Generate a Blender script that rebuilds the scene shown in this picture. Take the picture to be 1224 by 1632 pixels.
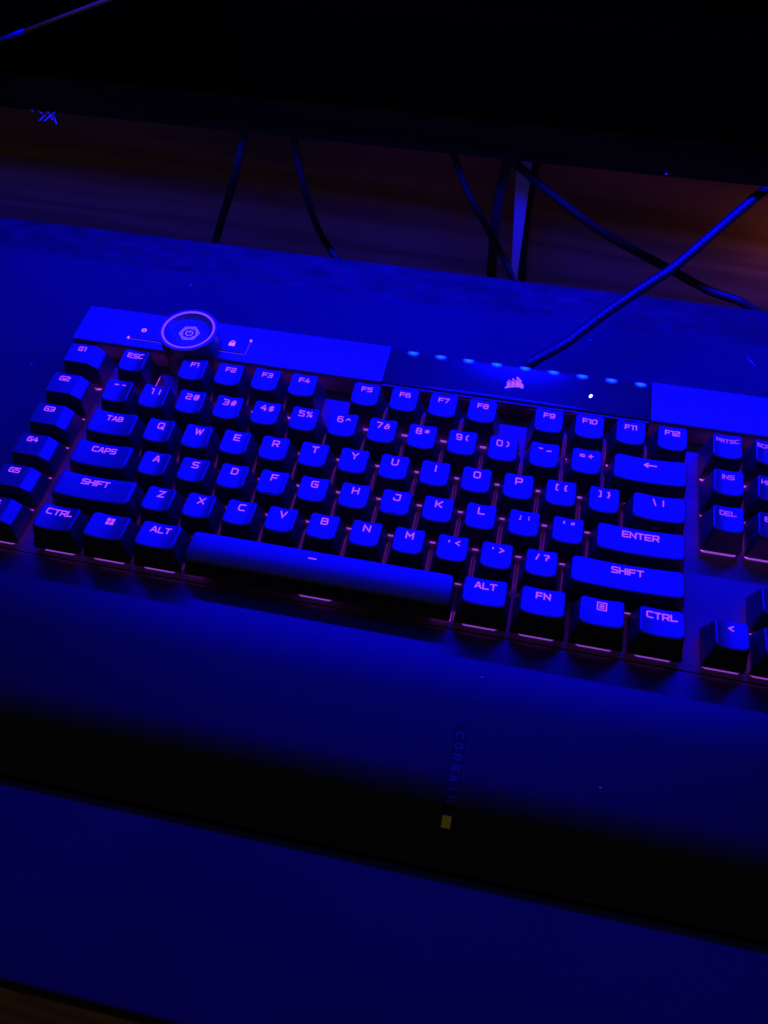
import bpy, bmesh, math, random
from mathutils import Vector, Matrix, noise

random.seed(7)
for o in list(bpy.data.objects):
    bpy.data.objects.remove(o)
SC = bpy.context.scene
COL = SC.collection
R = math.radians
U = 19.05                      # key pitch in millimetres


def W(x, y, z):                # millimetres (z = 0 at the home row key tops) -> metres, desk top at 0
    return Vector((x, y, z + 34.0)) * 0.001


# ---------------------------------------------------------------- camera
cam_d = bpy.data.cameras.new('camera')
cam = bpy.data.objects.new('camera', cam_d)
COL.objects.link(cam)
right = Vector((0.978176, 0.207173, -0.015874))
down = Vector((0.159939, -0.799518, -0.578956))
fwd = Vector((-0.132635, 0.563782, -0.815204))
m = Matrix((right, -down, -fwd)).transposed().to_4x4()
m.translation = W(202.15, -175.763, 301.351)
cam.matrix_world = m
cam_d.sensor_fit = 'HORIZONTAL'
cam_d.sensor_width = 36.0
cam_d.lens = 1331.63 / 1224 * 36.0
cam_d.clip_start = 0.01
cam_d.clip_end = 50
cam_d.dof.use_dof = True
cam_d.dof.focus_distance = 0.40
cam_d.dof.aperture_fstop = 20.0
SC.camera = cam

# ---------------------------------------------------------------- light
world = bpy.data.worlds.new('World')
SC.world = world
world.use_nodes = True
bg = world.node_tree.nodes['Background']
bg.inputs[0].default_value = (1.0, 0.80, 0.55, 1)
bg.inputs[1].default_value = 0.032


def area(name, loc, normal, sx, sy, power, color):
    d = bpy.data.lights.new(name, 'AREA')
    d.shape = 'RECTANGLE'
    d.size, d.size_y, d.energy, d.color = sx, sy, power, color
    o = bpy.data.objects.new(name, d)
    COL.objects.link(o)
    o.location = loc
    o.rotation_euler = Vector(normal).to_track_quat('-Z', 'Y').to_euler()
    return o


# the blue strip of light above the shelf (out of frame, at the back right)
area('blue_light', W(155, 248.4, 200), (0.0, -0.10, -0.995), 0.560, 0.004, 19.5, (0.001, 0.0006, 1.0))
# faint warm light leaking in at the right behind the desk
area('warm_light', W(366, 272, -42), (-0.6, 0.8, 0.1), 0.03, 0.03, 0.0038, (1.0, 0.25, 0.07))
# unseen fill lamps added under the shelf: a violet wash on the panel, a blue beam down behind the desk
area('violet_fill', W(270, 296, 37.5), (0, 0.55, -0.83), 0.42, 0.006, 0.008, (0.50, 0.04, 0.55))
bl_ = area('blue_fill', W(150, 256, 37.5), (0, 0.35, -0.937), 0.90, 0.006, 0.20, (0.001, 0.001, 1.0))
bl_.data.spread = R(34)

SC.view_settings.view_transform = 'Standard'
SC.view_settings.look = 'None'
SC.view_settings.exposure = 0.0
SC.view_settings.gamma = 1.0
SC.view_settings.use_curve_mapping = False
SC.render.engine = 'CYCLES'
SC.render.resolution_x, SC.render.resolution_y = 768, 1024


# ---------------------------------------------------------------- materials
def material(name, base, rough=0.5, metal=0.0, spec=0.5, emit=None, estr=0.0, coat=0.0):
    mt = bpy.data.materials.new(name)
    mt.use_nodes = True
    b = mt.node_tree.nodes['Principled BSDF']
    b.inputs['Base Color'].default_value = (*base, 1)
    b.inputs['Roughness'].default_value = rough
    b.inputs['Metallic'].default_value = metal
    b.inputs['Specular IOR Level'].default_value = spec
    b.inputs['Coat Weight'].default_value = coat
    if emit:
        b.inputs['Emission Color'].default_value = (*emit, 1)
        b.inputs['Emission Strength'].default_value = estr
    return mt


def N(mt, kind, **kw):
    n = mt.node_tree.nodes.new(kind)
    for k, v in kw.items():
        if k in n.inputs:
            n.inputs[k].default_value = v
        else:
            setattr(n, k, v)
    return n


def L(mt, a, b):
    mt.node_tree.links.new(a, b)


def ramp(mt, fac, stops):
    r = N(mt, 'ShaderNodeValToRGB')
    e = r.color_ramp.elements
    while len(e) < len(stops):
        e.new(0.5)
    for i, (p, c) in enumerate(stops):
        e[i].position = p
        e[i].color = (*c, 1) if len(c) == 3 else c
    L(mt, fac, r.inputs[0])
    return r.outputs[0]


def coords(mt, scale=(1, 1, 1), rot=(0, 0, 0)):
    t = N(mt, 'ShaderNodeTexCoord')
    mp = N(mt, 'ShaderNodeMapping')
    mp.inputs['Scale'].default_value = scale
    mp.inputs['Rotation'].default_value = rot
    L(mt, t.outputs['Object'], mp.inputs[0])
    return mp.outputs[0]


def bump(mt, height, strength, dist):
    b = N(mt, 'ShaderNodeBump')
    b.inputs['Strength'].default_value = strength
    b.inputs['Distance'].default_value = dist
    L(mt, height, b.inputs['Height'])
    L(mt, b.outputs[0], mt.node_tree.nodes['Principled BSDF'].inputs['Normal'])


def bsdf(mt):
    return mt.node_tree.nodes['Principled BSDF']


def noise_tex(mt, vec, scale, detail=4, rough=0.55, dist=0.0):
    n = N(mt, 'ShaderNodeTexNoise')
    n.inputs['Scale'].default_value = scale
    n.inputs['Detail'].default_value = detail
    n.inputs['Roughness'].default_value = rough
    n.inputs['Distortion'].default_value = dist
    L(mt, vec, n.inputs['Vector'])
    return n.outputs[0]


MAT = {}
# black keycap plastic, slightly worn gloss and a fine moulded grain
k = material('keycap_plastic', (0.016, 0.016, 0.018), 0.44, spec=0.68)
v = coords(k)
n1 = noise_tex(k, v, 260, 3)
mr = N(k, 'ShaderNodeMapRange')
mr.inputs['To Min'].default_value = 0.38
mr.inputs['To Max'].default_value = 0.50
L(k, n1, mr.inputs['Value'])
L(k, mr.outputs[0], bsdf(k).inputs['Roughness'])
bump(k, noise_tex(k, v, 2600, 2), 0.10, 0.0001)
MAT['key'] = k
MAT['legend'] = material('legend_glow', (0.6, 0.3, 0.5), 0.5, emit=(0.72, 0.10, 0.50), estr=0.72)
MAT['legend_dim'] = material('small_legend_glow', (0.5, 0.3, 0.5), 0.5, emit=(0.62, 0.07, 0.52), estr=0.55)
MAT['pipe'] = material('light_pipe_glow', (0.15, 0.08, 0.2), 0.25, spec=0.4, emit=(0.33, 0.06, 0.78), estr=0.8)
MAT['switch'] = material('switch_housing_glow', (0.2, 0.1, 0.35), 0.25, spec=0.5, emit=(0.36, 0.03, 0.80), estr=2.4)
# brushed aluminium
k = material('brushed_aluminium', (0.095, 0.095, 0.10), 0.40, metal=0.7)
v = coords(k, (6, 900, 900))
n1 = noise_tex(k, v, 3, 3)
mr = N(k, 'ShaderNodeMapRange')
mr.inputs['To Min'].default_value = 0.36
mr.inputs['To Max'].default_value = 0.52
L(k, n1, mr.inputs['Value'])
L(k, mr.outputs[0], bsdf(k).inputs['Roughness'])
bump(k, n1, 0.12, 0.0002)
MAT['alu'] = k
k = material('plate_aluminium', (0.05, 0.05, 0.053), 0.55, metal=0.2, spec=0.3)
bump(k, noise_tex(k, coords(k), 1500, 3), 0.12, 0.0002)
MAT['plate'] = k
MAT['case'] = material('case_plastic', (0.02, 0.02, 0.022), 0.55)
MAT['wheel'] = material('wheel_aluminium', (0.13, 0.13, 0.14), 0.40, metal=0.6)
MAT['wheel_glow'] = material('wheel_ring_glow', (0.4, 0.3, 0.5), 0.4, emit=(0.34, 0.055, 0.95), estr=0.75)
MAT['emblem'] = material('emblem_glow', (0.3, 0.25, 0.4), 0.4, emit=(0.30, 0.10, 0.9), estr=1.0)
MAT['icon'] = material('icon_glow', (0.6, 0.4, 0.5), 0.5, emit=(0.75, 0.16, 0.62), estr=1.0)
MAT['slit'] = material('slit_glow', (0.2, 0.12, 0.1), 0.5, emit=(0.16, 0.03, 0.10), estr=0.5)
MAT['acrylic'] = material('smoked_acrylic', (0.030, 0.030, 0.033), 0.22, spec=0.45)
k = MAT['acrylic']
bump(k, noise_tex(k, coords(k, (12, 40, 12)), 1.0, 1), 0.12, 0.004)
k = material('blue_led', (0.006, 0.006, 0.010), 0.12, emit=(0.012, 0.24, 1.0), estr=1.0)
gr = N(k, 'ShaderNodeTexGradient', gradient_type='SPHERICAL')
L(k, coords(k, (310, 520, 100)), gr.inputs[0])
pw = N(k, 'ShaderNodeMath', operation='POWER')
pw.inputs[1].default_value = 1.25
L(k, gr.outputs['Fac'], pw.inputs[0])
L(k, pw.outputs[0], bsdf(k).inputs['Emission Strength'])
MAT['led'] = k
MAT['white_sparkle'] = material('white_sparkle', (0.8, 0.9, 0.9), 0.5, emit=(0.75, 1.0, 0.9), estr=2.2)
MAT['logo'] = material('logo_glow', (0.6, 0.3, 0.5), 0.5, emit=(0.46, 0.08, 0.95), estr=0.95)
# leatherette of the palm rest
k = material('leatherette', (0.005, 0.005, 0.0055), 0.45, spec=0.30)
v = coords(k, (1, 1, 1), (0, 0, R(30)))
vo = N(k, 'ShaderNodeTexVoronoi', feature='DISTANCE_TO_EDGE')
vo.inputs['Scale'].default_value = 480
vo.inputs['Randomness'].default_value = 0.25
L(k, v, vo.inputs['Vector'])
bump(k, vo.outputs['Distance'], 0.25, 0.0004)
MAT['leather'] = k
MAT['strip'] = material('recessed_strip', (0.005, 0.005, 0.005), 0.7, spec=0.2)
MAT['lettering'] = material('grey_print', (0.060, 0.054, 0.058), 0.7)
MAT['tab'] = material('yellow_tab', (0.90, 0.80, 0.03), 0.6)
# desk mat cloth
k = material('mat_cloth', (0.05, 0.05, 0.055), 0.8, spec=0.12)
v = coords(k)
big = noise_tex(k, v, 9, 3)
c = ramp(k, big, [(0.30, (0.0185, 0.0185, 0.020)), (0.70, (0.026, 0.026, 0.028))])
L(k, c, bsdf(k).inputs['Base Color'])
bump(k, noise_tex(k, v, 1400, 3), 0.25, 0.0004)
MAT['mat'] = k
MAT['mat_edge'] = material('mat_stitching', (0.10, 0.10, 0.11), 0.8)


def wood(name, dark, light, sx, rough, gscale=1.0, bumps=0.3, patch=0.0, fine_mix=0.5):
    k = material(name, light, rough, spec=0.3)
    v = coords(k, (sx, 1, 1))
    w = noise_tex(k, v, 3 * gscale, 2, 0.5)
    add = N(k, 'ShaderNodeVectorMath', operation='MULTIPLY_ADD')
    add.inputs[1].default_value = (0.05, 0.05, 0.05)
    cmb = N(k, 'ShaderNodeCombineXYZ')
    for i in range(3):
        L(k, w, cmb.inputs[i])
    L(k, cmb.outputs[0], add.inputs[0])
    L(k, v, add.inputs[2])
    wave = N(k, 'ShaderNodeTexWave', wave_type='BANDS', bands_direction='DIAGONAL')
    wave.inputs['Scale'].default_value = 22 * gscale
    wave.inputs['Distortion'].default_value = 9
    wave.inputs['Detail'].default_value = 3
    wave.inputs['Detail Scale'].default_value = 1.2
    L(k, add.outputs[0], wave.inputs['Vector'])
    fine = noise_tex(k, v, 160, 4, 0.6)
    mx = N(k, 'ShaderNodeMix', data_type='FLOAT')
    mx.inputs[0].default_value = fine_mix
    L(k, wave.outputs['Fac'], mx.inputs[2])
    L(k, fine, mx.inputs[3])
    c = ramp(k, mx.outputs[0], [(0.22, dark), (0.75, light)])
    if patch:                  # worn, stained patches
        t_ = ramp(k, noise_tex(k, coords(k, (.7, 1.0, 1)), 75, 6, 0.7, 0.8), [(0.35, (1 - patch,) * 3), (0.62, (1.0,) * 3)])
        mm = N(k, 'ShaderNodeMix', data_type='RGBA', blend_type='MULTIPLY')
        mm.inputs[0].default_value = 1.0
        L(k, c, mm.inputs[6])
        L(k, t_, mm.inputs[7])
        c = mm.outputs[2]
    L(k, c, bsdf(k).inputs['Base Color'])
    bump(k, mx.outputs[0], bumps, 0.0006)
    return k


MAT['desk'] = wood('desk_wood', (0.012, 0.009, 0.007), (0.046, 0.034, 0.027), 0.45, 0.85, 1.0, patch=0.55, fine_mix=0.85)
MAT['panel'] = wood('panel_wood', (0.22, 0.115, 0.065), (0.33, 0.18, 0.10), 0.07, 0.6, 1.5)
MAT['shelf'] = wood('shelf_wood', (0.012, 0.006, 0.005), (0.024, 0.012, 0.010), 0.08, 0.95)
MAT['monitor'] = material('monitor_plastic', (0.0012, 0.0012, 0.0012), 0.9, spec=0.01)
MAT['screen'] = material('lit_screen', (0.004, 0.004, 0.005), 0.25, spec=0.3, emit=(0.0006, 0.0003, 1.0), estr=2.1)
MAT['rubber'] = material('cable_rubber', (0.012, 0.012, 0.013), 0.42, spec=0.3)
k = material('braided_sleeve', (0.006, 0.006, 0.007), 0.45, spec=0.3)
MAT['braid'] = k
MAT['steel'] = material('bare_metal', (0.62, 0.45, 0.48), 0.7)
MAT['rod'] = material('grey_rod', (0.30, 0.16, 0.008), 0.8, spec=0.02)
MAT['splinter'] = material('pale_splinter', (0.45, 0.38, 0.30), 0.8)
MAT['lint'] = material('white_lint', (0.45, 0.45, 0.45), 0.9)


# ---------------------------------------------------------------- mesh helpers
class MB:
    """collects faces in millimetres; build() links ONE mesh object"""

    def __init__(s):
        s.v, s.f, s.sm = [], [], []

    def add(s, verts, faces, smooth=False):
        o = len(s.v)
        s.v += [Vector(p) for p in verts]
        s.f += [[i + o for i in f] for f in faces]
        s.sm += [smooth] * len(faces)

    def box(s, x0, x1, y0, y1, z0, z1, bev=0.0):
        if bev <= 0:
            v = [(x, y, z) for z in (z0, z1) for y in (y0, y1) for x in (x0, x1)]
            s.add(v, [(0, 2, 3, 1), (4, 5, 7, 6), (0, 1, 5, 4), (2, 6, 7, 3), (0, 4, 6, 2), (1, 3, 7, 5)])
            return
        bm = bmesh.new()
        bmesh.ops.create_cube(bm, size=1)
        for q in bm.verts:
            q.co = Vector((x0 + (q.co.x + .5) * (x1 - x0), y0 + (q.co.y + .5) * (y1 - y0), z0 + (q.co.z + .5) * (z1 - z0)))
        bmesh.ops.bevel(bm, geom=bm.edges[:], offset=bev, segments=2, affect='EDGES', profile=0.6)
        bm.verts.index_update()
        s.add([q.co.copy() for q in bm.verts], [[q.index for q in f.verts] for f in bm.faces])
        bm.free()

    def tube(s, pts, rad, seg=12, sub=6, caps=True):
        P = catmull(pts, sub)
        rads = rad if callable(rad) else (lambda t: rad)
        rings = []
        n = len(P)
        up = Vector((0, 0, 1))
        ref = None
        for i, p in enumerate(P):
            t = (P[min(i + 1, n - 1)] - P[max(i - 1, 0)]).normalized()
            if ref is None:
                ref = t.orthogonal().normalized()
            ref = (ref - t * ref.dot(t)).normalized()
            b = t.cross(ref)
            r = rads(i / (n - 1))
            rings.append([p + (ref * math.cos(a) + b * math.sin(a)) * r for a in [2 * math.pi * j / seg for j in range(seg)]])
        s.loft(rings, caps)

    def loft(s, rings, caps=True, smooth=True):
        m_ = len(rings[0])
        v = [p for r in rings for p in r]
        f = []
        for i in range(len(rings) - 1):
            for j in range(m_):
                a, b = i * m_ + j, i * m_ + (j + 1) % m_
                f.append((a, b, b + m_, a + m_))
        s.add(v, f, smooth)
        if caps:
            s.add(rings[0], [list(range(m_))[::-1]])
            s.add(rings[-1], [list(range(m_))])

    def mesh(s, name, mt, off=(0, 0, 0)):
        me = bpy.data.meshes.new(name)
        off = Vector(off)
        me.from_pydata([(p - off) * 0.001 for p in s.v], [], s.f)
        me.polygons.foreach_set('use_smooth', s.sm)
        bm = bmesh.new()
        bm.from_mesh(me)
        bmesh.ops.remove_doubles(bm, verts=bm.verts, dist=1e-7)
        bmesh.ops.recalc_face_normals(bm, faces=bm.faces)
        bm.to_mesh(me)
        bm.free()
        me.materials.append(MAT[mt])
        return me

    def build(s, name, mt, parent=None, loc=None):
        """loc: origin in millimetres; vertices are given in the parent's (or world) millimetres"""
        off = Vector(loc) if loc is not None else Vector((0, 0, 0))
        return link(name, s.mesh(name, mt, off), parent, off)


def link(name, me, parent=None, loc=(0, 0, 0)):
    o = bpy.data.objects.new(name, me)
    COL.objects.link(o)
    loc = Vector(loc)
    if parent is None:
        o.location = W(*loc) if me is not None else loc
    else:
        o.parent = parent
        o.location = loc * 0.001
    return o


def catmull(pts, sub):
    pts = [Vector(p) for p in pts]
    if len(pts) < 3 or sub <= 1:
        return pts
    out = []
    for i in range(len(pts) - 1):
        p0, p1, p2, p3 = pts[max(i - 1, 0)], pts[i], pts[i + 1], pts[min(i + 2, len(pts) - 1)]
        for k_ in range(sub):
            t = k_ / sub
            out.append(0.5 * ((2 * p1) + (p2 - p0) * t + (2 * p0 - 5 * p1 + 4 * p2 - p3) * t * t + (3 * p1 - p0 - 3 * p2 + p3) * t ** 3))
    out.append(pts[-1])
    return out


def tag(o, label=None, cat=None, group=None, kind=None):
    for k_, v_ in (('label', label), ('category', cat), ('group', group), ('kind', kind)):
        if v_:
            o[k_] = v_
    return o


def empty(name, loc):
    o = bpy.data.objects.new(name, None)
    COL.objects.link(o)
    o.location = W(*loc)
    o.empty_display_size = 0.02
    return o


# ---------------------------------------------------------------- setting
mb = MB()
mb.box(-520, 760, -171.5, 242, -60, -34, 1.2)
desk = mb.build('desk', 'desk')
tag(desk, kind='structure')
mb = MB()
mb.box(-420, 700, -169.5, 208, -33.9, -31, 1.1)
mat = mb.build('desk_mat', 'mat', None, (140, 20, -34))
tag(mat, 'dark cloth desk mat under the keyboard', 'desk mat')
mb = MB()
mb.box(-1400, 1700, -1600, 600, -770, -750)
tag(mb.build('floor', 'panel', None, (0, 0, -770)), kind='structure')
mb = MB()
mb.box(-700, 960, 312, 330, -420, 420)
tag(mb.build('back_panel', 'panel', None, (0, 312, 0)), kind='structure')

# shelf board and monitor; its unseen blue screen is sized to light the keys
mb = MB()
mb.box(-420, 760, 250, 311, 39.0, 60.5, 0.7)
shelf = mb.build('shelf', 'shelf', None, (170, 280, 39))
tag(shelf, 'dark wooden shelf board running above the back of the desk', 'shelf')
mon = empty('monitor', (-20, 270.6, 61))
mb = MB()
mb.box(-484, 484, -21, 20, 0.2, 465, 1.0)
mb.build('housing', 'monitor', mon)
mb = MB()
mb.box(-475, 475, -21.4, -20.5, 74, 455)
mb.build('screen', 'screen', mon)
tag(mon, 'black lower edge of a wide monitor standing on the dark shelf', 'monitor')


# ---------------------------------------------------------------- stroke lettering
G = {
    'A': [[(0, 0), (1.65, 5), (2.35, 5), (4, 0)], [(.75, 1.5), (3.25, 1.5)]],
    'B': [[(0, 0), (0, 5), (3.2, 5), (3.7, 4.5), (3.7, 3.1), (3.2, 2.6), (0, 2.6)], [(3.2, 2.6), (4, 2), (4, .6), (3.4, 0), (0, 0)]],
    'C': [[(4, 5), (.7, 5), (0, 4.3), (0, .7), (.7, 0), (4, 0)]],
    'D': [[(0, 0), (0, 5), (3.1, 5), (4, 4.1), (4, .9), (3.1, 0), (0, 0)]],
    'E': [[(4, 5), (0, 5), (0, 0), (4, 0)], [(0, 2.5), (3.5, 2.5)]],
    'F': [[(4, 5), (0, 5), (0, 0)], [(0, 2.4), (3.4, 2.4)]],
    'G': [[(4, 5), (.7, 5), (0, 4.3), (0, .7), (.7, 0), (4, 0), (4, 2.5), (2, 2.5)]],
    'H': [[(0, 0), (0, 5)], [(4, 0), (4, 5)], [(0, 2.5), (4, 2.5)]],
    'I': [[(0, 0), (0, 5)]],
    'J': [[(1, 5), (4, 5), (4, .7), (3.3, 0), (.6, 0), (0, .6), (0, 1.5)]],
    'K': [[(0, 0), (0, 5)], [(4, 5), (1.3, 2.5), (4, 0)], [(0, 2.5), (1.3, 2.5)]],
    'L': [[(0, 5), (0, 0), (3.8, 0)]],
    'M': [[(0, 0), (0, 5), (2.2, 2), (4.4, 5), (4.4, 0)]],
    'N': [[(0, 0), (0, 5), (4, 0), (4, 5)]],
    'O': [[(.7, 0), (0, .7), (0, 4.3), (.7, 5), (3.3, 5), (4, 4.3), (4, .7), (3.3, 0), (.7, 0)]],
    'P': [[(0, 0), (0, 5), (3.4, 5), (4, 4.4), (4, 2.5), (3.4, 1.9), (0, 1.9)]],
    'Q': [[(.7, 0), (0, .7), (0, 4.3), (.7, 5), (3.3, 5), (4, 4.3), (4, .7), (3.3, 0), (.7, 0)], [(2.3, 1.5), (4.3, -.6)]],
    'R': [[(0, 0), (0, 5), (3.4, 5), (4, 4.4), (4, 2.7), (3.4, 2.1), (0, 2.1)], [(2.2, 2.1), (4, 0)]],
    'S': [[(4, 5), (.6, 5), (0, 4.4), (0, 3.1), (.6, 2.5), (3.4, 2.5), (4, 1.9), (4, .6), (3.4, 0), (0, 0)]],
    'T': [[(0, 5), (4, 5)], [(2, 5), (2, 0)]],
    'U': [[(0, 5), (0, .7), (.7, 0), (3.3, 0), (4, .7), (4, 5)]],
    'V': [[(0, 5), (2, 0), (4, 5)]],
    'W': [[(0, 5), (1.2, 0), (2.5, 4.4), (3.8, 0), (5, 5)]],
    'X': [[(0, 5), (4, 0)], [(4, 5), (0, 0)]],
    'Y': [[(0, 5), (2, 2.4), (4, 5)], [(2, 2.4), (2, 0)]],
    'Z': [[(0, 5), (4, 5), (0, 0), (4, 0)]],
    '0': [[(.7, 0), (0, .7), (0, 4.3), (.7, 5), (3.3, 5), (4, 4.3), (4, .7), (3.3, 0), (.7, 0)]],
    '1': [[(0, 5), (1.5, 5), (1.5, 0)]],
    '2': [[(0, 5), (3.4, 5), (4, 4.4), (4, 3.1), (3.4, 2.5), (.6, 2.5), (0, 1.9), (0, 0), (4, 0)]],
    '3': [[(0, 5), (3.4, 5), (4, 4.4), (4, .6), (3.4, 0), (0, 0)], [(1, 2.5), (4, 2.5)]],
    '4': [[(2.6, 5), (0, 1.6), (4.2, 1.6)], [(3.2, 3.2), (3.2, 0)]],
    '5': [[(4, 5), (0, 5), (0, 2.8), (3.4, 2.8), (4, 2.2), (4, .6), (3.4, 0), (0, 0)]],
    '6': [[(3.6, 5), (.7, 5), (0, 4.3), (0, .6), (.6, 0), (3.4, 0), (4, .6), (4, 2.2), (3.4, 2.8), (0, 2.8)]],
    '7': [[(0, 5), (4, 5), (1.6, 0)]],
    '8': [[(.6, 2.6), (0, 2), (0, .6), (.6, 0), (3.4, 0), (4, .6), (4, 2), (3.4, 2.6), (.6, 2.6), (.2, 3.1), (.2, 4.5), (.7, 5), (3.3, 5), (3.8, 4.5), (3.8, 3.1), (3.4, 2.6)]],
    '9': [[(.4, 0), (3.3, 0), (4, .7), (4, 4.4), (3.4, 5), (.6, 5), (0, 4.4), (0, 2.8), (.6, 2.2), (4, 2.2)]],
    '!': [[(0, 5), (0, 1.8)], [(0, .7), (0, 0)]],
    '@': [[(3.6, 0), (.7, 0), (0, .7), (0, 4.3), (.7, 5), (3.5, 5), (4.2, 4.3), (4.2, 1.5), (1.6, 1.5), (1.6, 3.4), (3, 3.4), (3, 1.5)]],
    '#': [[(1, 0), (1.6, 5)], [(2.8, 0), (3.4, 5)], [(0, 1.6), (4, 1.6)], [(.3, 3.4), (4.3, 3.4)]],
    '$': [[(3.6, 4.4), (.5, 4.4), (0, 3.9), (0, 3), (.5, 2.5), (3.1, 2.5), (3.6, 2), (3.6, 1.1), (3.1, .6), (0, .6)], [(1.8, 5.2), (1.8, -.2)]],
    '%': [[(4, 5), (.6, 0)], [(0, 5), (1.2, 5), (1.2, 3.6), (0, 3.6), (0, 5)], [(3.4, 1.4), (4.6, 1.4), (4.6, 0), (3.4, 0), (3.4, 1.4)]],
    '^': [[(0, 2.6), (1.7, 4.2), (3.4, 2.6)]],
    '&': [[(3, 4.4), (1.2, 4.4), (1.2, 2.4), (0, 2.0), (0, 0), (3.4, 0), (3.4, 2.6)], [(1.2, 2.2), (4, 2.2)]],
    '*': [[(1.5, 4.6), (1.5, 1.4)], [(0, 3.8), (3, 2.2)], [(3, 3.8), (0, 2.2)]],
    '(': [[(1.2, 5), (0, 3.9), (0, 1.1), (1.2, 0)]],
    ')': [[(0, 5), (1.2, 3.9), (1.2, 1.1), (0, 0)]],
    '-': [[(0, 3.4), (2.2, 3.4)]],
    '_': [[(0, 1.6), (3.4, 1.6)]],
    '=': [[(0, 3.3), (3.2, 3.3)], [(0, 1.7), (3.2, 1.7)]],
    '+': [[(0, 2.5), (3.2, 2.5)], [(1.6, 4.1), (1.6, .9)]],
    '[': [[(1.3, 5), (0, 5), (0, 0), (1.3, 0)]],
    ']': [[(0, 5), (1.3, 5), (1.3, 0), (0, 0)]],
    '{': [[(1.6, 5), (.7, 5), (.7, 3), (0, 2.5), (.7, 2), (.7, 0), (1.6, 0)]],
    '}': [[(0, 5), (.9, 5), (.9, 3), (1.6, 2.5), (.9, 2), (.9, 0), (0, 0)]],
    '\\': [[(0, 5), (1.8, 0)]],
    '|': [[(0, 5), (0, 0)]],
    ';': [[(.5, 3.7), (.5, 3.5)], [(.5, 1.5), (.1, .3)]],
    ':': [[(0, 3.7), (0, 3.5)], [(0, 1.3), (0, 1.1)]],
    "'": [[(0, 5), (0, 3.4)]],
    '"': [[(.3, 4.8), (0, 3.4)], [(1.8, 4.8), (1.5, 3.4)]],
    ',': [[(.4, 3.9), (.1, 2.7)]],
    '.': [[(0, 3.9), (0, 3.1)]],
    '<': [[(3, 4.6), (0, 2.6), (3, .6)]],
    '>': [[(0, 4.6), (3, 2.6), (0, .6)]],
    '/': [[(0, 0), (1.8, 5)]],
    '?': [[(0, 5), (3, 5), (3.5, 4.5), (3.5, 3), (3, 2.5), (1.7, 2.5), (1.7, 1.6)], [(1.7, .7), (1.7, 0)]],
    '~': [[(0, 3.6), (.9, 4.2), (1.8, 3.6), (2.7, 4.2)]],
    '`': [[(0, 4.3), (2.6, 3.9)]],
    ' ': [],
}
LEFT_ARROW = [[(7, 2.5), (0.6, 2.5)], [(2.2, 4.2), (.3, 2.5), (2.2, .8)]]


def ribbon(mbx, line, w, zf, step=0.9):
    """flat stroke of width w along a polyline with mitred joints, laid on the height function zf(x, y)"""
    P = []
    for i in range(len(line) - 1):
        a, b = Vector(line[i]), Vector(line[i + 1])
        n_ = max(1, int((b - a).length / step))
        for k_ in range(n_):
            P.append(a.lerp(b, k_ / n_))
    P.append(Vector(line[-1]))
    closed = (Vector(line[0]) - Vector(line[-1])).length < 1e-6 and len(line) > 3
    n_ = len(P)
    Lf, Rt = [], []
    for i in range(n_):
        if closed:
            d0 = (P[i] - P[i - 1 if i else n_ - 2]).normalized()
            d1 = (P[(i + 1) if i < n_ - 1 else 1] - P[i]).normalized()
        else:
            d0 = (P[i] - P[i - 1]).normalized() if i else (P[1] - P[0]).normalized()
            d1 = (P[i + 1] - P[i]).normalized() if i < n_ - 1 else d0
        n0, n1_ = Vector((-d0.y, d0.x)), Vector((-d1.y, d1.x))
        mi = (n0 + n1_)
        mi = mi.normalized() if mi.length > 1e-4 else n0
        sc = min(2.2, 1 / max(0.3, mi.dot(n0)))
        e = Vector((0, 0))
        if not closed and i == 0:
            e = -d0 * w * .5
        if not closed and i == n_ - 1:
            e = d1 * w * .5
        Lf.append(P[i] + mi * w * .5 * sc + e)
        Rt.append(P[i] - mi * w * .5 * sc + e)
    v_ = [(p.x, p.y, zf(p.x, p.y)) for p in Lf] + [(p.x, p.y, zf(p.x, p.y)) for p in Rt]
    mbx.add(v_, [(i, i + 1, n_ + i + 1, n_ + i) for i in range(n_ - 1)])


def glyph_width(ch):
    xs = [p[0] for l in G[ch] for p in l]
    return (max(xs) if xs else 1.5)


def layout(text, h, gap=1.55, wide=1.0):
    """list of polylines (mm), centred on the origin, cap height h"""
    s_ = h / 5.0
    tot = sum(glyph_width(c_) for c_ in text) + gap * (len(text) - 1)
    x = -tot / 2
    out = []
    for c_ in text:
        for l in G[c_]:
            out.append([((x + p[0]) * s_ * wide, (p[1] - 2.5) * s_) for p in l])
        x += glyph_width(c_) + gap
    return out


# ---------------------------------------------------------------- the keyboard
kb = empty('keyboard', (0, 0, -31))
tag(kb, 'full-size mechanical keyboard with black keys, pink glowing legends and round volume wheel', 'keyboard')
DZ = 31.0                      # keyboard-local z = z + DZ
PLATE = -14.5
XR = 437.0


def kbuild(mbx, name, mt, parent=None, off=(0, 0, 0)):
    """vertices in scene millimetres; origin placed at off"""
    off = Vector(off)
    me = mbx.mesh(name, mt, off)
    return link(name, me, parent or kb, off + Vector((0, 0, DZ)) if parent is None else off)


mb = MB()
mb.box(-33, XR, -10.75, 140, -29.5, PLATE - 0.6, 0.6)
kbuild(mb, 'case', 'case')
for x in (-20, 130, 280, 425):
    for y in (2, 128):
        mb = MB()
        mb.box(x - 8, x + 8, y - 5, y + 5, -31, -29.4, 0.4)
        kbuild(mb, 'rubber_foot', 'case')
mb = MB()
mb.box(-32.6, XR - .4, -10.7, 112.4, PLATE - 0.8, PLATE, 0.2)
plate = kbuild(mb, 'switch_plate', 'plate')
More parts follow.
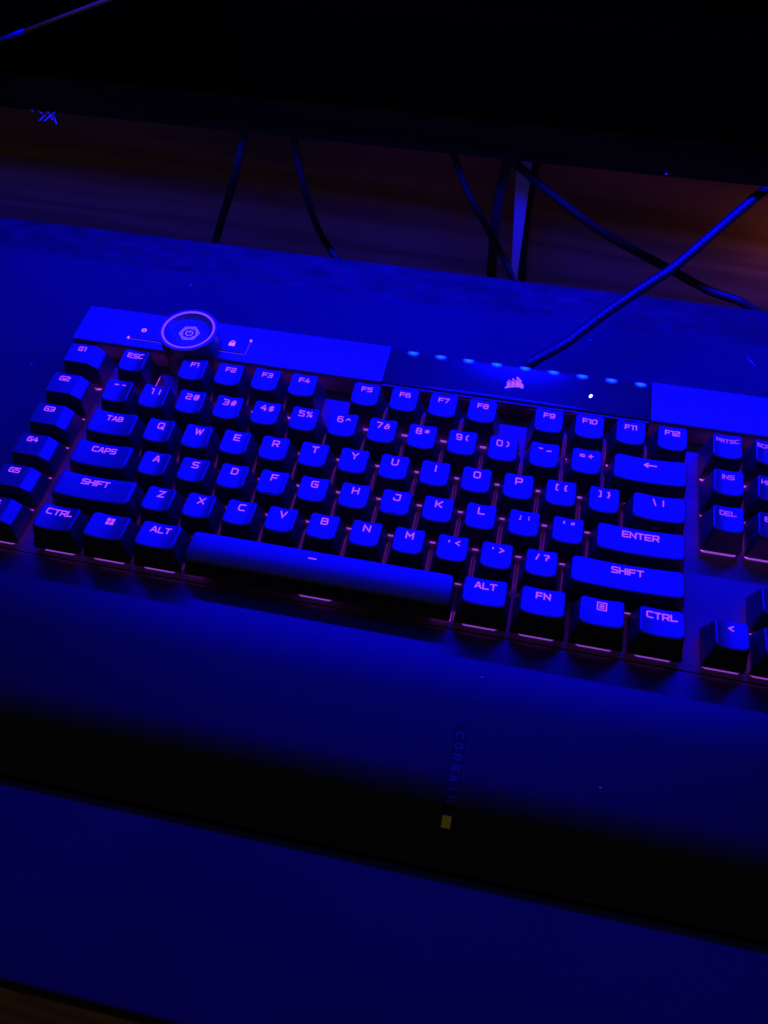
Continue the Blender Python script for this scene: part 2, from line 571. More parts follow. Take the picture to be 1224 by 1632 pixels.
# small countersunk screws in the plate
for (sx, sy) in ((-2.5, -4.5),):
    mb = MB()
    ring = lambda r_, z_: [Vector((sx + r_ * math.cos(a), sy + r_ * math.sin(a), z_)) for a in [2 * math.pi * j / 14 for j in range(14)]]
    mb.loft([ring(1.5, PLATE - .1), ring(1.5, PLATE + .22), ring(1.2, PLATE + .3), ring(.7, PLATE + .3), ring(.55, PLATE + .05)])
    kbuild(mb, 'screw', 'case', plate)
# raised top bar with a bevelled front wall
BT = -3.6                      # top of the bar
prof = [(139.5, PLATE - 2), (139.5, BT - .5), (139.0, BT), (114.2, BT), (113.5, BT - .35), (113.3, BT - 1.6), (112.6, PLATE - 2)]


def bar(x0, x1):
    m_ = MB()
    m_.loft([[Vector((x, y, z)) for (y, z) in prof] for x in (x0, x1)], True, False)
    return m_


b0 = bar(-33, 134.6)
kbuild(b0, 'top_bar', 'alu')
b1 = bar(267.6, XR)
kbuild(b1, 'top_bar', 'alu')
# smoked logo panel between the two bars, front lip, LEDs along its back edge
mb = MB()
zz = lambda y: BT - .35 - .85 * (1 - ((y - 126.4) / 12.0) ** 2)
pp = [(113.2, PLATE - 2), (113.7, BT - 1.2)] + [(114.6 + 23.6 * i / 16, zz(114.6 + 23.6 * i / 16)) for i in range(17)] + [(138.9, BT - 1.0), (138.9, PLATE - 2)]
mb.loft([[Vector((x, y, z)) for (y, z) in pp] for x in (134.9, 267.3)], True, True)
logo_panel = kbuild(mb, 'logo_panel', 'acrylic')
mb = MB()
mb.box(134.9, 267.3, 113.0, 113.9, BT - 2.5, BT - 1.5, 0.2)
kbuild(mb, 'front_lip', 'alu', logo_panel)
for i in range(9):
    x = 146.5 + i * 14.45
    mb = MB()
    pts = []
    for j in range(16):
        a = 2 * math.pi * j / 16
        pts.append(Vector((x + 3.1 * math.cos(a), min(138.0, 136.9 + 1.8 * math.sin(a)), 0)))
    mb.add([(p.x, p.y, zz(p.y) + .06) for p in pts], [list(range(16))])
    kbuild(mb, 'light', 'led', logo_panel, (x, 137.3, zz(137.3)))
mb = MB()
pts = [(238.3 + .75 * math.cos(a) + .35 * math.sin(a), 125.0 + 1.25 * math.sin(a)) for a in [2 * math.pi * j / 12 for j in range(12)]]
mb.add([(x, y, zz(y) + .06) for x, y in pts], [list(range(12))])
kbuild(mb, 'sparkle_spot', 'white_sparkle', logo_panel)  # white sparkle on the panel, put in as a glowing spot
# emblem of three billowing sails with pennants on the panel
mb = MB()
for pg in ([(195.56, 122.34), (196.46, 123.75), (196.68, 125.09), (196.44, 127.32), (196.93, 127.46), (197.46, 126.91), (198.22, 127.06), (198.4, 125.97), (198.31, 124.43), (198.88, 123.57), (196.89, 122.82)],
           [(196.78, 128.7), (197.39, 128.82), (198.02, 128.07), (198.26, 127.35), (197.66, 127.24), (197.24, 128.13)],
           [(198.92, 123.58), (198.57, 125.13), (198.73, 126.68), (198.59, 128.51), (199.08, 128.28), (199.46, 127.7), (200.37, 127.88), (200.53, 126.82), (200.22, 125.24), (200.9, 124.25)],
           [(198.6, 129.93), (199.26, 130.06), (199.95, 129.1), (200.21, 128.17), (199.65, 128.06), (199.15, 129.05)],
           [(200.99, 124.27), (200.55, 125.31), (200.78, 127.08), (200.56, 129.55), (201.14, 129.23), (202.0, 128.52), (203.49, 127.72), (204.51, 126.95), (205.05, 125.54), (204.71, 123.75), (204.06, 124.05), (202.79, 124.45)],
           [(200.62, 131.32), (201.36, 131.35), (202.75, 130.09), (203.76, 128.76), (203.54, 127.95), (202.46, 128.61), (201.25, 129.68)]):
    n_ = len(pg)
    cx = (sum(p[0] for p in pg) / n_, sum(p[1] for p in pg) / n_)
    vs = [(x, y - .35, zz(y - .35) + .09) for x, y in pg]
    mb.add(vs, [list(range(n_))])
kbuild(mb, 'sail_logo', 'logo', logo_panel)

# volume wheel: knurled rim, dished top, glowing ring, hexagon emblem
WX, WY, WZ = 32.2, 119.8, 8.0
wheel = link('volume_wheel', None, kb, (WX, WY, BT + DZ))
bpy.data.objects.remove(wheel)
mb = MB()
SEG = 144


def wring(r_, z_, kn=0.0):
    return [Vector((WX + (r_ + (kn if j % 3 == 0 else 0)) * math.cos(2 * math.pi * j / SEG), WY + (r_ + (kn if j % 3 == 0 else 0)) * math.sin(2 * math.pi * j / SEG), z_)) for j in range(SEG)]


H = WZ - BT
zt = WZ
ringsA = [wring(14.6, PLATE - 1), wring(14.6, BT + 1.0), wring(14.9, BT + 1.2, .28), wring(14.9, zt - 3.6, .28), wring(14.9, zt - 3.2, .28), wring(15.2, zt - 2.4), wring(15.5, zt - .6), wring(15.3, zt - .12), wring(14.9, zt), wring(13.7, zt - .05)]
mb.loft(ringsA, False)
mb.loft([wring(12.55, zt - .25), wring(12.1, zt - .9), wring(11.0, zt - 2.0), wring(9.9, zt - 2.8), wring(9.0, zt - 3.0), wring(8.8, zt - 2.75), wring(8.5, zt - 2.7), wring(3, zt - 2.7), wring(.05, zt - 2.7)], False)
wheel = kbuild(mb, 'volume_wheel', 'wheel')
mb = MB()
mb.loft([wring(13.7, zt - .05), wring(13.1, zt + .06), wring(12.55, zt - .25)], False)
kbuild(mb, 'light_ring', 'wheel_glow', wheel)
mb = MB()
zf = lambda x, y: zt - 2.62


def poly(r_, n_, a0, ca=1.0):
    return [(WX + r_ * math.cos(a0 + 2 * math.pi * j / n_), WY + r_ * math.sin(a0 + 2 * math.pi * j / n_)) for j in range(n_ + 1)]


ribbon(mb, poly(5.2, 6, R(10)), .42, zf)
for j in range(6):
    a = R(10) + 2 * math.pi * j / 6
    p = [(WX + r_ * math.cos(a + d), WY + r_ * math.sin(a + d)) for r_, d in ((4.1, .08), (3.75, .5), (4.0, .95), (3.2, 1.2))]
    ribbon(mb, p, .38, zf)
arc = [(WX + 1.75 * math.cos(a), WY + 1.75 * math.sin(a)) for a in [R(125) + R(290) * j / 16 for j in range(17)]]
ribbon(mb, arc, .5, zf)
ribbon(mb, [(WX, WY + .4), (WX, WY + 2.0)], .5, zf)
kbuild(mb, 'emblem', 'emblem', wheel)


# two flat buttons beside the wheel
def button(x0, x1, side):
    m_ = MB()
    m_.box(x0, x1, 119.4, 129.2, BT - .4, BT + .7, 0.18)
    b_ = kbuild(m_, 'media_button', 'alu')
    m_ = MB()
    m_.box(x0 - .1, x1 + .1, 118.75, 119.15, BT - .3, BT + .10)
    kbuild(m_, 'light_slit', 'slit', b_)
    xs = x0 - .75 if side < 0 else x1 + .35
    if side > 0:
        m_ = MB()
        m_.box(xs, xs + .4, 119.3, 129.0, BT - .3, BT + .10)
        kbuild(m_, 'light_slit', 'slit', b_)
    m_ = MB()
    cy = 129.2 if side > 0 else 119.4
    m_.box(xs - .3, xs + .75, cy - .6, cy + .6, BT - .2, BT + .5, .15)
    kbuild(m_, 'status_light', 'icon', b_)
    return b_


bl = button(-3.0, 19.5, -1)
br = button(45.0, 60.6, 1)
zf = lambda x, y: BT + .75
mb = MB()                      # round brightness icon
cx, cy = 3.0, 125.6
circle = [(cx + 1.0 * math.cos(a), cy + 1.0 * math.sin(a)) for a in [2 * math.pi * j / 12 for j in range(13)]]
ribbon(mb, circle, .75, zf)
for j in range(0):
    a = R(45) + j * math.pi / 2
    ribbon(mb, [(cx + 1.6 * math.cos(a), cy + 1.6 * math.sin(a)), (cx + 1.95 * math.cos(a), cy + 1.95 * math.sin(a))], .5, zf)
kbuild(mb, 'icon', 'icon', bl)
mb = MB()                      # padlock icon
cx, cy = 52.3, 124.6
mb.add([(cx + a, cy + b, BT + .75) for a, b in ((-1.6, -1.4), (1.6, -1.4), (1.6, .9), (-1.6, .9))], [(0, 1, 2, 3)])
ribbon(mb, [(cx + 1.05 * math.cos(a), cy + 1.1 + 1.2 * math.sin(a)) for a in [math.pi * j / 8 for j in range(9)]], .5, zf)
kbuild(mb, 'icon', 'icon', br)

# ---------------------------------------------------------------- keycaps
ROW = {                        # y centre (u), height of the top centre, tilt (deg, back edge up), cap bottom
    'F': (5.12, 2.6, 5.0), 'N': (4, 2.5, 5.0), 'Q': (3, .7, 3.0), 'A': (2, 0, 0.5), 'Z': (1, .2, -3.0), 'B': (0, .8, -5.0)}
CAPB = -11.7


def rrect(hx, hy, r_, per=9, cor=4):
    """rounded rectangle ring, counter-clockwise"""
    out = []
    for ci, (sx, sy) in enumerate(((1, 1), (-1, 1), (-1, -1), (1, -1))):
        c0 = Vector((sx * (hx - r_), sy * (hy - r_)))
        a0 = ci * math.pi / 2
        for j in range(cor + 1):
            a = a0 + math.pi / 2 * j / cor
            out.append(c0 + Vector((math.cos(a), math.sin(a))) * r_)
        nx = [(-1, 1), (-1, -1), (1, -1), (1, 1)][ci]
        c1 = Vector((nx[0] * (hx - r_), nx[1] * (hy - r_)))
        a1 = a0 + math.pi / 2
        e0 = c0 + Vector((math.cos(a1), math.sin(a1))) * r_
        e1 = c1 + Vector((math.cos(a1), math.sin(a1))) * r_
        for j in range(1, per):
            out.append(e0.lerp(e1, j / per))
    return out


class Cap:
    """shape of one keycap: top surface height and mesh, in key-local mm with z=0 at the cap bottom"""

    def __init__(s, row, w, d=1.0, kind='dish'):
        s.kind = kind
        s.top = ROW[row][1] - CAPB
        s.tilt = math.tan(R(ROW[row][2]))
        s.bx, s.by = (w * U - .95) / 2, (d * U - .95) / 2
        s.hx, s.hy = s.bx - 2.85, s.by - 2.55
        s.cy = .75                         # the top sits a little towards the back
        if kind == 'bar':
            s.hx, s.hy, s.cy = s.bx - 1.6, s.by - 2.0, .4
            s.top = 10.4
            s.tilt = 0

    def z(s, x, y):
        yy = y - s.cy
        if s.kind == 'bar':
            return s.top - (1.9 if yy < 0 else .35) * abs(yy / s.hy) ** (2.4 if yy < 0 else 2)
        t = min(1.0, abs(x) / s.hx)
        return s.top + yy * s.tilt + 1.3 * t * t - .5

    def mesh(s, name):
        m_ = MB()
        rings = []
        R0 = rrect(s.bx, s.by, 1.1)

        def lvl(f, z=None, grow=0.0, cy=None):
            hx = s.bx + (s.hx - s.bx) * f + grow
            hy = s.by + (s.hy - s.by) * f + grow
            r_ = 1.1 + 1.1 * f
            c_ = s.cy * f
            return hx, hy, r_, c_
        for f in (0, .04, .5, .86):
            hx, hy, r_, c_ = lvl(f)
            q = rrect(hx, hy, r_)
            ring_ = []
            for p in q:
                # climb towards the (curved) top edge
                k_ = p.x / hx * s.hx, p.y / hy * s.hy + s.cy
                ze = s.z(*k_) - .9
                g_ = f / .86
                ring_.append(Vector((p.x, p.y + c_, ze * g_ ** 1.12)))
            rings.append(ring_)
        for grow, dz in ((.38, -.55), (.10, -.12), (-.25, 0)):
            q = rrect(s.hx + grow, s.hy + grow, 2.1)
            rings.append([Vector((p.x, p.y + s.cy, s.z(p.x, p.y + s.cy) + dz)) for p in q])
        base_ = rrect(s.hx - .25, s.hy - .25, 2.1)
        for sc in (.9, .75, .55, .32, .1):
            rings.append([Vector((p.x * sc, p.y * sc + s.cy, s.z(p.x * sc, p.y * sc + s.cy))) for p in base_])
        m_.loft(rings, False)
        m_.add([rings[-1][i] for i in range(len(rings[-1]))], [list(range(len(rings[-1])))], True)
        return m_.mesh(name, 'key')


class GCap(Cap):
    """macro key: flat top with a broad chamfer on the right"""

    def __init__(s, row):
        Cap.__init__(s, row, 1.0)
        s.tilt *= .5
        s.bx = 10.4
        s.x0, s.x1 = -8.9, 4.9             # flat part, chamfer runs to the right of x1
        s.hy, s.cy = 6.3, .5

    def z(s, x, y):
        yy = y - s.cy
        z_ = s.top + yy * s.tilt - .2
        if x > s.x1:
            z_ -= (x - s.x1) * .85
        return z_ + .35 * (min(1, abs(yy) / s.hy)) ** 2 * 0

    def mesh(s, name):
        m_ = MB()
        y0, y1 = s.cy - s.hy, s.cy + s.hy
        xs = [s.x0, s.x0 + .5, s.x1 - .35, s.x1, s.x1 + .4, 7.6, 8.0]
        # outline ring of the top, counter-clockwise from front left
        top_ = []
        c_ = .8
        top_ += [(s.x0 + c_, y0), (s.x1, y0), (8.8, y0 + .3), (9.1, y0 + .8), (9.1, y1 - .8), (8.8, y1 - .3), (s.x1, y1), (s.x0 + c_, y1), (s.x0 + .25, y1 - .25), (s.x0, y1 - c_), (s.x0, y0 + c_), (s.x0 + .25, y0 + .25)]
        bx, by = s.bx, s.by
        bot = [(-bx + c_, -by), (s.x1, -by), (bx - .8, -by), (bx, -by + .8), (bx, by - .8), (bx - .8, by), (s.x1, by), (-bx + c_, by), (-bx + .25, by - .25), (-bx, by - c_), (-bx, -by + c_), (-bx + .25, -by + .25)]
        r0 = [Vector((x, y, 0)) for x, y in bot]
        r2 = [Vector((x, y, s.z(x, y) - .35)) for x, y in top_]
        inn = [(x - .3 * (1 if x > 0 else -1) if abs(x - s.x1) > .01 else x, s.cy + (y - s.cy) * .95) for x, y in top_]
        r3 = [Vector((x, y, s.z(x, y))) for x, y in inn]
        m_.loft([r0, r2, r3], False, False)
        # flat top and chamfer faces
        fl = [r3[i] for i in (0, 1, 6, 7, 8, 9, 10, 11)]
        ch = [r3[i] for i in (1, 2, 3, 4, 5, 6)]
        m_.add(fl, [list(range(8))])
        m_.add(ch, [list(range(6))])
        return m_.mesh(name, 'key')


CAPS = {}
SWITCH = PIPE = None


def switch_mesh():
    m_ = MB()
    sq = lambda h, z_, c_: [Vector((x, y, z_)) for x, y in ((-h + c_, -h), (h - c_, -h), (h, -h + c_), (h, h - c_), (h - c_, h), (-h + c_, h), (-h, h - c_), (-h, -h + c_))]
    m_.loft([sq(7.7, 0, .6), sq(7.7, .9, .6), sq(7.2, 1.1, .6), sq(6.9, 2.4, .8), sq(5.4, 6.0, 1)], True, False)
    return m_.mesh('switch_housing', 'switch')


def key(row, xu, w, legend, what, d=1.0, kind='dish', yu=None, size=None, xoff=0, lm='legend'):
    global SWITCH, PIPE
    yc = ROW[row][0] if yu is None else yu
    ck = (row, w, d, kind)
    if ck not in CAPS:
        cp = GCap(row) if kind == 'g' else Cap(row, w, d, kind)
        CAPS[ck] = (cp, cp.mesh('keycap'))
    cp, me = CAPS[ck]
    x, y = (xu * U if kind != 'g' else xu), yc * U
    o = link('keycap', me, kb, (x, y, CAPB + DZ))
    o['label'] = what
    if legend:
        m_ = MB()
        ly = cp.cy + cp.hy * .47
        zf_ = lambda a, b: cp.z(a, b) + .05
        if callable(legend):
            legend(m_, ly, zf_)
        elif '\t' in legend:              # two symbols side by side
            a_, b_ = legend.split('\t')
            h = size or 2.9
            for t_, cx_ in ((a_, -1.9), (b_, 1.9)):
                for l in layout(t_, h * (.92 if t_ == b_ else 1)):
                    ribbon(m_, [(p[0] + cx_ + xoff, p[1] + ly) for p in l], h * .185, zf_)
        else:
            h = size or (3.1 if len(legend) == 1 else 2.45)
            for l in layout(legend, h, 1.5, 1.08):
                ribbon(m_, [(p[0] + xoff, p[1] + ly) for p in l], h * (.205 if len(legend) > 1 else .19), zf_)
        me2 = m_.mesh('legend', lm)
        link('legend', me2, o, (0, 0, 0))
    if SWITCH is None:
        SWITCH = switch_mesh()
        m_ = MB()
        m_.box(-6.6, 6.6, -8.35, -7.72, .25, 1.5, .15)
        m_.box(-5.2, 5.2, -7.9, -7.3, 1.2, 2.3, .2)
        PIPE = m_.mesh('light_pipe', 'pipe')
    sw = link('switch_housing', SWITCH, kb, (x, y, PLATE + .02 + DZ))
    link('light_pipe', PIPE, sw)
    return o


def cap_name(s):
    return 'black keycap with glowing %s' % s


# function row
key('F', .5, 1, 'ESC', cap_name('legend ESC'))
for i in range(12):
    key('F', 2.167 + i + .667 * (i // 4), 1, 'F%d' % (i + 1), cap_name('legend F%d' % (i + 1)), size=2.35)
for i, (t, n_) in enumerate((('PRTSC', 'PRTSC'), ('SCROLL', 'SCROLL'), ('PAUSE', 'PAUSE'))):
    key('F', 15.8 + i, 1, t, cap_name('legend ' + n_), size=1.75, lm='legend_dim')
# number row
for i, s in enumerate(('~\t`', '1\t!', '2\t@', '3\t#', '4\t$', '5\t%', '6\t^', '7\t&', '8\t*', '9\t(', '0\t)', '-\t_', '=\t+')):
    key('N', .5 + i, 1, s, cap_name('symbols ' + s.replace('\t', ' and ')))


def arrow_left(m_, ly, zf_):
    for l in LEFT_ARROW:
        ribbon(m_, [((p[0] - 3.5) * .78, (p[1] - 2.5) * .6 + ly) for p in l], .6, zf_)


key('N', 14, 2, arrow_left, cap_name('left arrow, two units wide'))
# letter rows
key('Q', .75, 1.5, 'TAB', cap_name('legend TAB'))
for i, s in enumerate('QWERTYUIOP'):
    key('Q', 2 + i, 1, s, cap_name('letter ' + s))
key('Q', 12, 1, '[\t{', cap_name('square and curly opening brackets'))
key('Q', 13, 1, ']\t}', cap_name('square and curly closing brackets'))
key('Q', 14.25, 1.5, '\\\t|', cap_name('backslash and bar'))
key('A', .875, 1.75, 'CAPS', cap_name('legend CAPS'), size=2.6)
for i, s in enumerate('ASDFGHJKL'):
    ko = key('A', 2.25 + i, 1, s, cap_name('letter ' + s))
    if s in 'FJ':
        m_ = MB()
        cp = CAPS[('A', 1, 1.0, 'dish')][0]
        zz_ = cp.z(0, -4.6)
        m_.box(-1.9, 1.9, -4.9, -4.4, zz_ - .1, zz_ + .32, .12)
        link('homing_bar', m_.mesh('homing_bar', 'key'), ko)
key('A', 11.25, 1, ';\t:', cap_name('semicolon and colon'))
key('A', 12.25, 1, "'\t\"", cap_name('quotation marks'))
key('A', 13.875, 2.25, 'ENTER', cap_name('legend ENTER'), size=2.7)
key('Z', 1.125, 2.25, 'SHIFT', cap_name('legend SHIFT at the left'), size=2.7, xoff=-1)
for i, s in enumerate('ZXCVBNM'):
    key('Z', 2.75 + i, 1, s, cap_name('letter ' + s))
for i, (s, n_) in enumerate(((',\t<', 'comma and less-than'), ('.\t>', 'full stop and greater-than'), ('/\t?', 'slash and question mark'))):
    key('Z', 9.75 + i, 1, s, cap_name(n_))
key('Z', 13.625, 2.75, 'SHIFT', cap_name('legend SHIFT at the right'), size=2.7)


def four_squares(m_, ly, zf_):
    for sx in (-1, 1):
        for sy in (-1, 1):
            cx_, cy_, h = sx * 1.0, ly + sy * .95, .78
            vs_ = [(cx_ + a * h, cy_ + b * h) for a, b in ((-1, -1), (1, -1), (1, 1), (-1, 1))]
            m_.add([(a, b, zf_(a, b)) for a, b in vs_], [(0, 1, 2, 3)])


def menu_icon(m_, ly, zf_):
    ribbon(m_, [(-1.8, ly - 1.8), (1.8, ly - 1.8), (1.8, ly + 1.8), (-1.8, ly + 1.8), (-1.8, ly - 1.8)], .42, zf_)
    for d_ in (-.8, 0, .8):
        ribbon(m_, [(-.8, ly + d_), (.8, ly + d_)], .4, zf_)


def dash(m_, ly, zf_):
    ribbon(m_, [(-4.6, 3.6), (-1.6, 3.6)], .55, zf_)


key('B', .625, 1.25, 'CTRL', cap_name('legend CTRL at the left'), size=2.7)
key('B', 1.875, 1.25, four_squares, cap_name('four-square emblem'))
key('B', 3.125, 1.25, 'ALT', cap_name('legend ALT at the left'), size=2.7)
key('B', 6.875, 6.25, dash, 'long black space bar with a short glowing dash', kind='bar')
key('B', 10.625, 1.25, 'ALT', cap_name('legend ALT at the right'), size=2.7)
key('B', 11.875, 1.25, 'FN', cap_name('legend FN'), size=2.7)
key('B', 13.125, 1.25, menu_icon, cap_name('menu icon'))
key('B', 14.375, 1.25, 'CTRL', cap_name('legend CTRL at the right'), size=2.7)
# navigation block and arrows
for i, s in enumerate(('INS', 'HOME', 'PGUP')):
    key('N', 15.8 + i, 1, s, cap_name('legend ' + s), size=2.1, lm='legend_dim')
for i, s in enumerate(('DEL', 'END', 'PGDN')):
    key('Q', 15.8 + i, 1, s, cap_name('legend ' + s), size=2.1, lm='legend_dim')
key('B', 15.8, 1, '<', cap_name('left chevron'), size=2.6)
key('B', 17.8, 1, '>', cap_name('right chevron'), size=2.6)
key('B', 16.8, 1, 'V', cap_name('down chevron'), size=2.2)
key('Z', 16.8, 1, '^', cap_name('up chevron'), size=2.8)
# number pad
for r_, ss in (('N', ('NUM', '/', '*', '-')), ('Q', ('7', '8', '9')), ('A', ('4', '5', '6')), ('Z', ('1', '2', '3'))):
    for i, s in enumerate(ss):
        key(r_, 19.1 + i, 1, s, cap_name('number pad legend ' + s))
key('Q', 22.1, 1, '+', cap_name('number pad plus'), d=2.0, yu=2.5)
key('Z', 22.1, 1, 'ENT', cap_name('number pad ENT'), d=2.0, yu=.5)
key('B', 19.6, 2, '0', cap_name('number pad 0'))
key('B', 21.1, 1, '.', cap_name('number pad point'))
# macro column
for i, r_ in enumerate(('F', 'N', 'Q', 'A', 'Z', 'B')):
    key(r_, -17.6, 1, 'G%d' % (i + 1), cap_name('legend G%d' % (i + 1)), kind='g', size=2.4, xoff=-2.0)
# stabiliser feet showing under the space bar
for x in (76.5, 186):
    mb = MB()
    mb.box(x - 4, x + 4, -7.4, -3, PLATE, PLATE + 2.0, .3)
    kbuild(mb, 'stabiliser', 'switch')

# ---------------------------------------------------------------- palm rest
pr_ = empty('palm_rest', (0, -12, -31))
tag(pr_, 'padded dark leatherette palm rest in front of the keyboard', 'palm rest')
ZB = -14.3


def palm_z(y):                 # y from -12 to -100
    t = -12.0 - y
    if t <= 0:
        return ZB - .7 * min(1, -t / 1.2) ** 2
    z_ = ZB + 2.4 * math.sin(math.pi / 2 * min(t / 30.0, 1)) - (.02 * (t - 30) if t > 30 else 0)
    if t > 60:                 # the padding rolls over the front edge
        q = min((t - 60) / 13.0, 1)
        z_ -= 13 * .80 / 2.4 * q ** 2.4
    if t > 73:
        z_ -= (t - 73) * .77
    return max(z_, -30.6)


ys = [-10.8, -11.2, -11.6, -12.0] + [-12.0 - 91.8 * i / 64 for i in range(1, 65)]
xs = [-32 + (XR - 1 + 32) * i / 40 for i in range(41)]
mb = MB()
v_ = []
for x in xs:
    for y in ys:
        e_ = max(0, 1 - min(x + 32, XR - 1 - x) / 4.0)
        v_.append((x, y + 12, palm_z(y) + 31 - 1.6 * e_ ** 2))
ny = len(ys)
f_ = [(i * ny + j, i * ny + j + 1, (i + 1) * ny + j + 1, (i + 1) * ny + j) for i in range(40) for j in range(ny - 1)]
mb.add(v_, f_, True)
# closing skirt and bottom
bot = [(x, ys[0] + 12, .4) for x in xs] + [(x, ys[-1] + 12, .4) for x in xs]
nb = len(mb.v)
for i, x in enumerate(xs[:-1]):
    a, b = v_[i * ny], v_[(i + 1) * ny]
    mb.add([a, b, (b[0], b[1], .4), (a[0], a[1], .4)], [(0, 1, 2, 3)])
    a, b = v_[i * ny + ny - 1], v_[(i + 1) * ny + ny - 1]
    mb.add([a, b, (b[0], b[1], .4), (a[0], a[1], .4)], [(0, 1, 2, 3)])
for i in (0, 40):
    pts = [v_[i * ny + j] for j in range(ny)]
    mb.add(pts + [(pts[-1][0], pts[-1][1], .4), (pts[0][0], pts[0][1], .4)], [list(range(ny + 2))])
mb.add([(xs[0], ys[0] + 12, .4), (xs[-1], ys[0] + 12, .4), (xs[-1], ys[-1] + 12, .4), (xs[0], ys[-1] + 12, .4)], [(0, 1, 2, 3)])
mb.build('cushion', 'leather', pr_)


def on_palm(x, y, lift):
    return Vector((x, y + 12, palm_z(y) + 31 + lift))


SX = 202.0
mb = MB()
yy = [-52.5 - 32.5 * i / 24 for i in range(25)]
mb.add([on_palm(SX + d, y, .12) for y in yy for d in (-2.7, 2.7)], [(2 * i, 2 * i + 1, 2 * i + 3, 2 * i + 2) for i in range(24)])
strip = mb.build('label_strip', 'strip', pr_)
mb = MB()
for c_, y0 in zip('CORSAIR', (-56.6, -61.0, -65.4, -69.6, -73.6, -77.4, -81.0)):
    for l in layout(c_, 2.6, 1, .95):
        # letters turned a quarter clockwise, reading towards the front edge
        ln = [(SX + p[1], y0 - p[0]) for p in l]
        m2 = MB()
        ribbon(m2, ln, .38, lambda a, b: 0)
        mb.add([on_palm(p.x, p.y, .22) for p in m2.v], m2.f)
mb.build('lettering', 'lettering', strip)
mb = MB()
ty = [-86.2 - 3.6 * i / 4 for i in range(5)]
v_ = [on_palm(SX + d, y, .9) for y in ty for d in (-1.7, 1.7)] + [on_palm(SX + d, y, -.3) for y in ty for d in (-1.7, 1.7)]
f_ = [(2 * i, 2 * i + 1, 2 * i + 3, 2 * i + 2) for i in range(4)] + [(2 * i, 2 * i + 2, 2 * i + 12, 2 * i + 10) for i in range(4)] + [(2 * i + 1, 2 * i + 3, 2 * i + 13, 2 * i + 11) for i in range(4)] + [(0, 1, 11, 10), (8, 9, 19, 18)]
mb.add(v_, f_)
tag(mb.build('tab', 'tab', pr_), 'small square yellow tab on the front edge')

# ---------------------------------------------------------------- cables behind the desk


def cable(pts, rad, label, mt='rubber'):
    m_ = MB()
    m_.tube(pts, rad * .92, 14, 10)
    return tag(m_.build('cable', mt, None, pts[0]), label, 'cable', 'cables behind the desk')


cable([(26, 285, 62), (18.8, 272, 30), (8.7, 262, -2), (-7.6, 252, -43.4), (-14, 249, -75), (-16, 249, -160)], 2.7, 'straight black cable hanging behind the desk, leftmost of all')
cable([(47, 285, 55), (47.2, 275, 27.5), (51.3, 268, 3.5), (61, 260, -25.5), (77.3, 248.5, -44), (92, 247, -75), (100, 247, -160)], 2.2, 'thin blue-lit cable curving down, second from the left')
cable([(139, 285, 50), (143.2, 275, 26.8), (154.2, 268, 5.3), (170.4, 258, -13.9), (187, 250, -37), (197, 248, -70), (199, 248, -160)], 2.2, 'thin black cable curving down to the foot of the pale bracket')
cable([(180, 296, 45), (175.7, 285, 19.6), (172.5, 275, -7.8), (173.4, 265, -32.3), (174.8, 256, -48), (177, 252, -90), (178, 252, -160)], 3.4, 'thick black cable dropping just left of the pale bracket')
cable([(193, 298, 50), (192, 300, 12.4), (191.2, 300, -4.5), (190.4, 300, -22.4), (191.6, 300, -56), (193.8, 300, -93), (194, 300, -160)], 2.7, 'black cable running down behind the pale bracket')
cable([(158, 284, 38), (171.4, 278, 27.3), (203.9, 272, 6.7), (236.8, 266, -10.6), (276.8, 258, -23.7), (304.8, 252, -32.3), (329, 247.5, -37), (350, 246, -60), (356, 246, -150)], 2.7, 'black cable slanting down to the right under the braided one')
# braided keyboard cable: sleeve with raised crossing threads
BR = [(199, 139.2, -22), (202, 142.5, -19), (207.4, 147, -8.9)]
BR += [(222.8, 164, -8.7), (240.3, 184, -3.7), (260.9, 203, 4.3), (274.4, 216, 8.5), (289.9, 232, 17.8), (303.8, 246, 26.7), (318, 260, 34), (340, 280, 35), (370, 298, 34)]
mb = MB()
P = catmull(BR, 40)
acc, pts = 0.0, [P[0]]
for a, b in zip(P, P[1:]):     # resample to even steps
    seg_ = (b - a).length
    while acc + seg_ >= .55:
        t = (.55 - acc) / seg_
        a = a.lerp(b, t)
        pts.append(a)
        seg_ = (b - a).length
        acc = 0.0
    acc += seg_
SEGB = 26
rings, ref = [], None
for i, p in enumerate(pts):
    t = (pts[min(i + 1, len(pts) - 1)] - pts[max(i - 1, 0)]).normalized()
    ref = t.orthogonal().normalized() if ref is None else (ref - t * ref.dot(t)).normalized()
    bb = t.cross(ref)
    ring_ = []
    for j in range(SEGB):
        a = 2 * math.pi * j / SEGB
        r_ = 2.65 + .16 * math.sin(2 * math.pi * (j * 4 / SEGB + i / 5.0)) * 1.0 + .12 * math.sin(2 * math.pi * (j * 4 / SEGB - i / 5.0))
        ring_.append(p + (ref * math.cos(a) + bb * math.sin(a)) * r_)
    rings.append(ring_)
mb.loft(rings, True)
cb = mb.build('cable', 'braid', None, BR[0])
tag(cb, 'thick braided cable leaving the back of the keyboard to the upper right', 'cable', 'cables behind the desk')

# tapered pale bracket between shelf and floor
mb = MB()
fr = [(178.6, 38.8), (189.2, 38.8), (189.9, -67), (189.4, -120), (187.6, -120), (185.9, -68)]
mb.loft([[Vector((x, y, z)) for x, z in fr] for y in (286, 289)], True, False)
tag(mb.build('bracket', 'steel', None, (188, 287, -110)), 'pale narrow tapered bracket standing upright under the shelf', 'bracket')

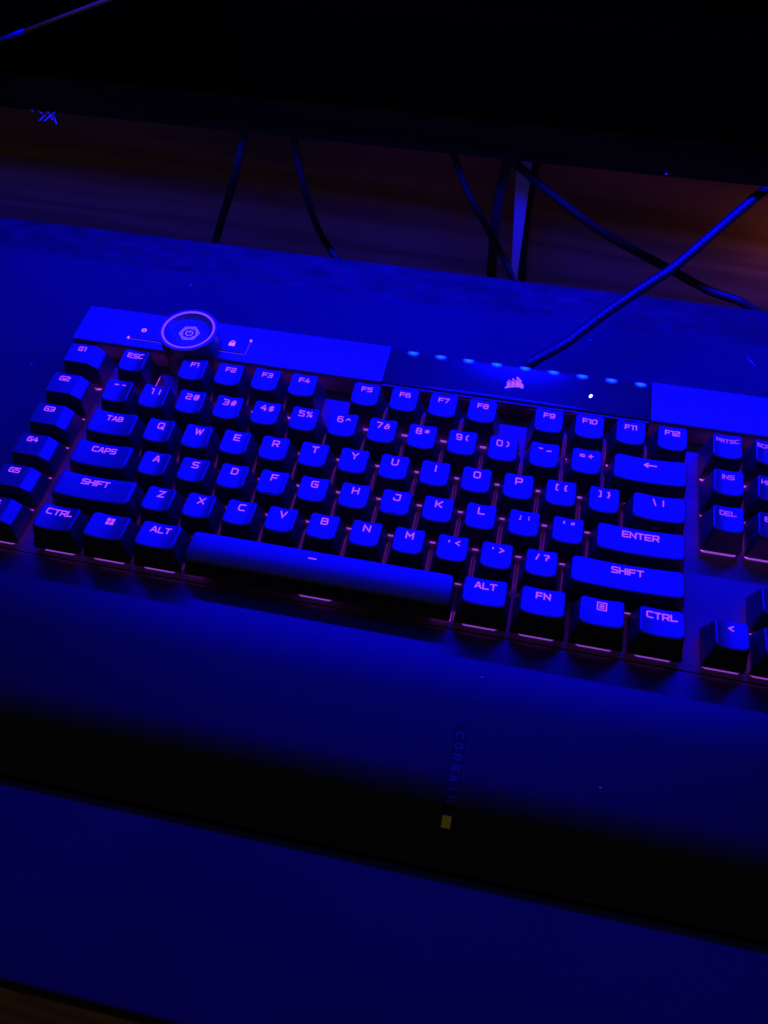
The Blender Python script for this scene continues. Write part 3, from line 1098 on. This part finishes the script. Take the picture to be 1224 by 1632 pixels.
# slim rod in front of the monitor
rod = empty('rod', (-114, 248.3, 74))
d_ = Vector((94.1, 0, 34.2))
mb = MB()
o_ = Vector((0, 0, 3.2 + 0.0))
mb.tube([o_ + d_ * .24, o_ + d_ * .6, o_ + d_ * 1.5], 1.15, 12, 1)
mb.build('shaft', 'rod', rod)
mb = MB()
mb.tube([o_ - d_ * .35, o_ + d_ * .1, o_ + d_ * .25], 1.45, 12, 1)
mb.build('sleeve', 'rubber', rod)
tag(rod, 'slim grey rod leaning across the dark monitor at upper left', 'rod')

# pale splinters sticking out of the lower shelf edge
for i, (x, y, z, dx, dy, dz) in enumerate(((-94, 249.6, 39.6, -5.5, -5, -3.6), (-90, 249.6, 39.8, -4.6, -7, -2.2), (-92, 249.6, 39.2, 4.2, -6, -3.4), (-95, 249.6, 39.4, 5.0, -5, -1.6), (-101, 249.6, 39.6, 4.5, -3.5, .3), (-105.5, 249.6, 39.9, 3.0, -3, .6))):
    mb = MB()
    mb.tube([(x, y, z), (x + dx * .5, y + dy * .5, z + dz * .5 + .2), (x + dx, y + dy, z + dz)], lambda t: .42 - .2 * t, 5, 3)
    nm = ('longest splinter pointing down and left', 'short splinter at the centre of the cluster, pointing left', 'splinter pointing down and right', 'upper splinter of the cluster pointing right', 'flat splinter left of the cluster', 'tiny splinter at the far left of the row')[i]
    tag(mb.build('splinter', 'splinter', None, (x, y, z)), nm + ' on the shelf edge', 'splinter', 'splinters on the shelf edge')


# lint on the mat and palm rest
def lint(pts, rad, label):
    m_ = MB()
    m_.tube(pts, rad, 5, 4)
    tag(m_.build('lint', 'lint', None, pts[0]), label, 'lint', 'specks of lint')


lint([(-2.6, 196, -30.8), (-2, 196.5, -30.6), (-1.5, 196.1, -30.8)], .28, 'pale lint speck on the mat behind the volume wheel')
lint([(237.6, 193.5, -30.8), (238.2, 194, -30.6), (238.6, 193.8, -30.8)], .22, 'pale lint speck on the mat under the braided cable')
lint([(324.5, 197.2, -30.9), (325.7, 194.2, -30.7), (328.4, 191, -30.9)], .16, 'curved hair-thin thread on the mat at the right edge')
lint([(-68.2, 114.2, -30.8), (-67.4, 114.5, -30.6), (-66.8, 114.3, -30.8)], .2, 'pale lint speck on the mat left of the keyboard')
lint([(260.8, 249.8, 40.7), (261.3, 249.5, 40.9), (261.8, 249.8, 40.7)], .28, 'tiny pale lint speck on the lower edge of the dark shelf')
lint([(206.4, -31.3, palm_z(-31) + .1), (206.9, -31, palm_z(-31) + .3), (207.3, -31.3, palm_z(-31) + .1)], .24, 'pale lint speck on the palm rest above the label strip')
lint([(255.5, -66.2, palm_z(-66) + .1), (255.9, -66, palm_z(-66) + .3), (256.3, -66.2, palm_z(-66) + .1)], .26, 'pale lint speck on the palm rest right of the label strip')
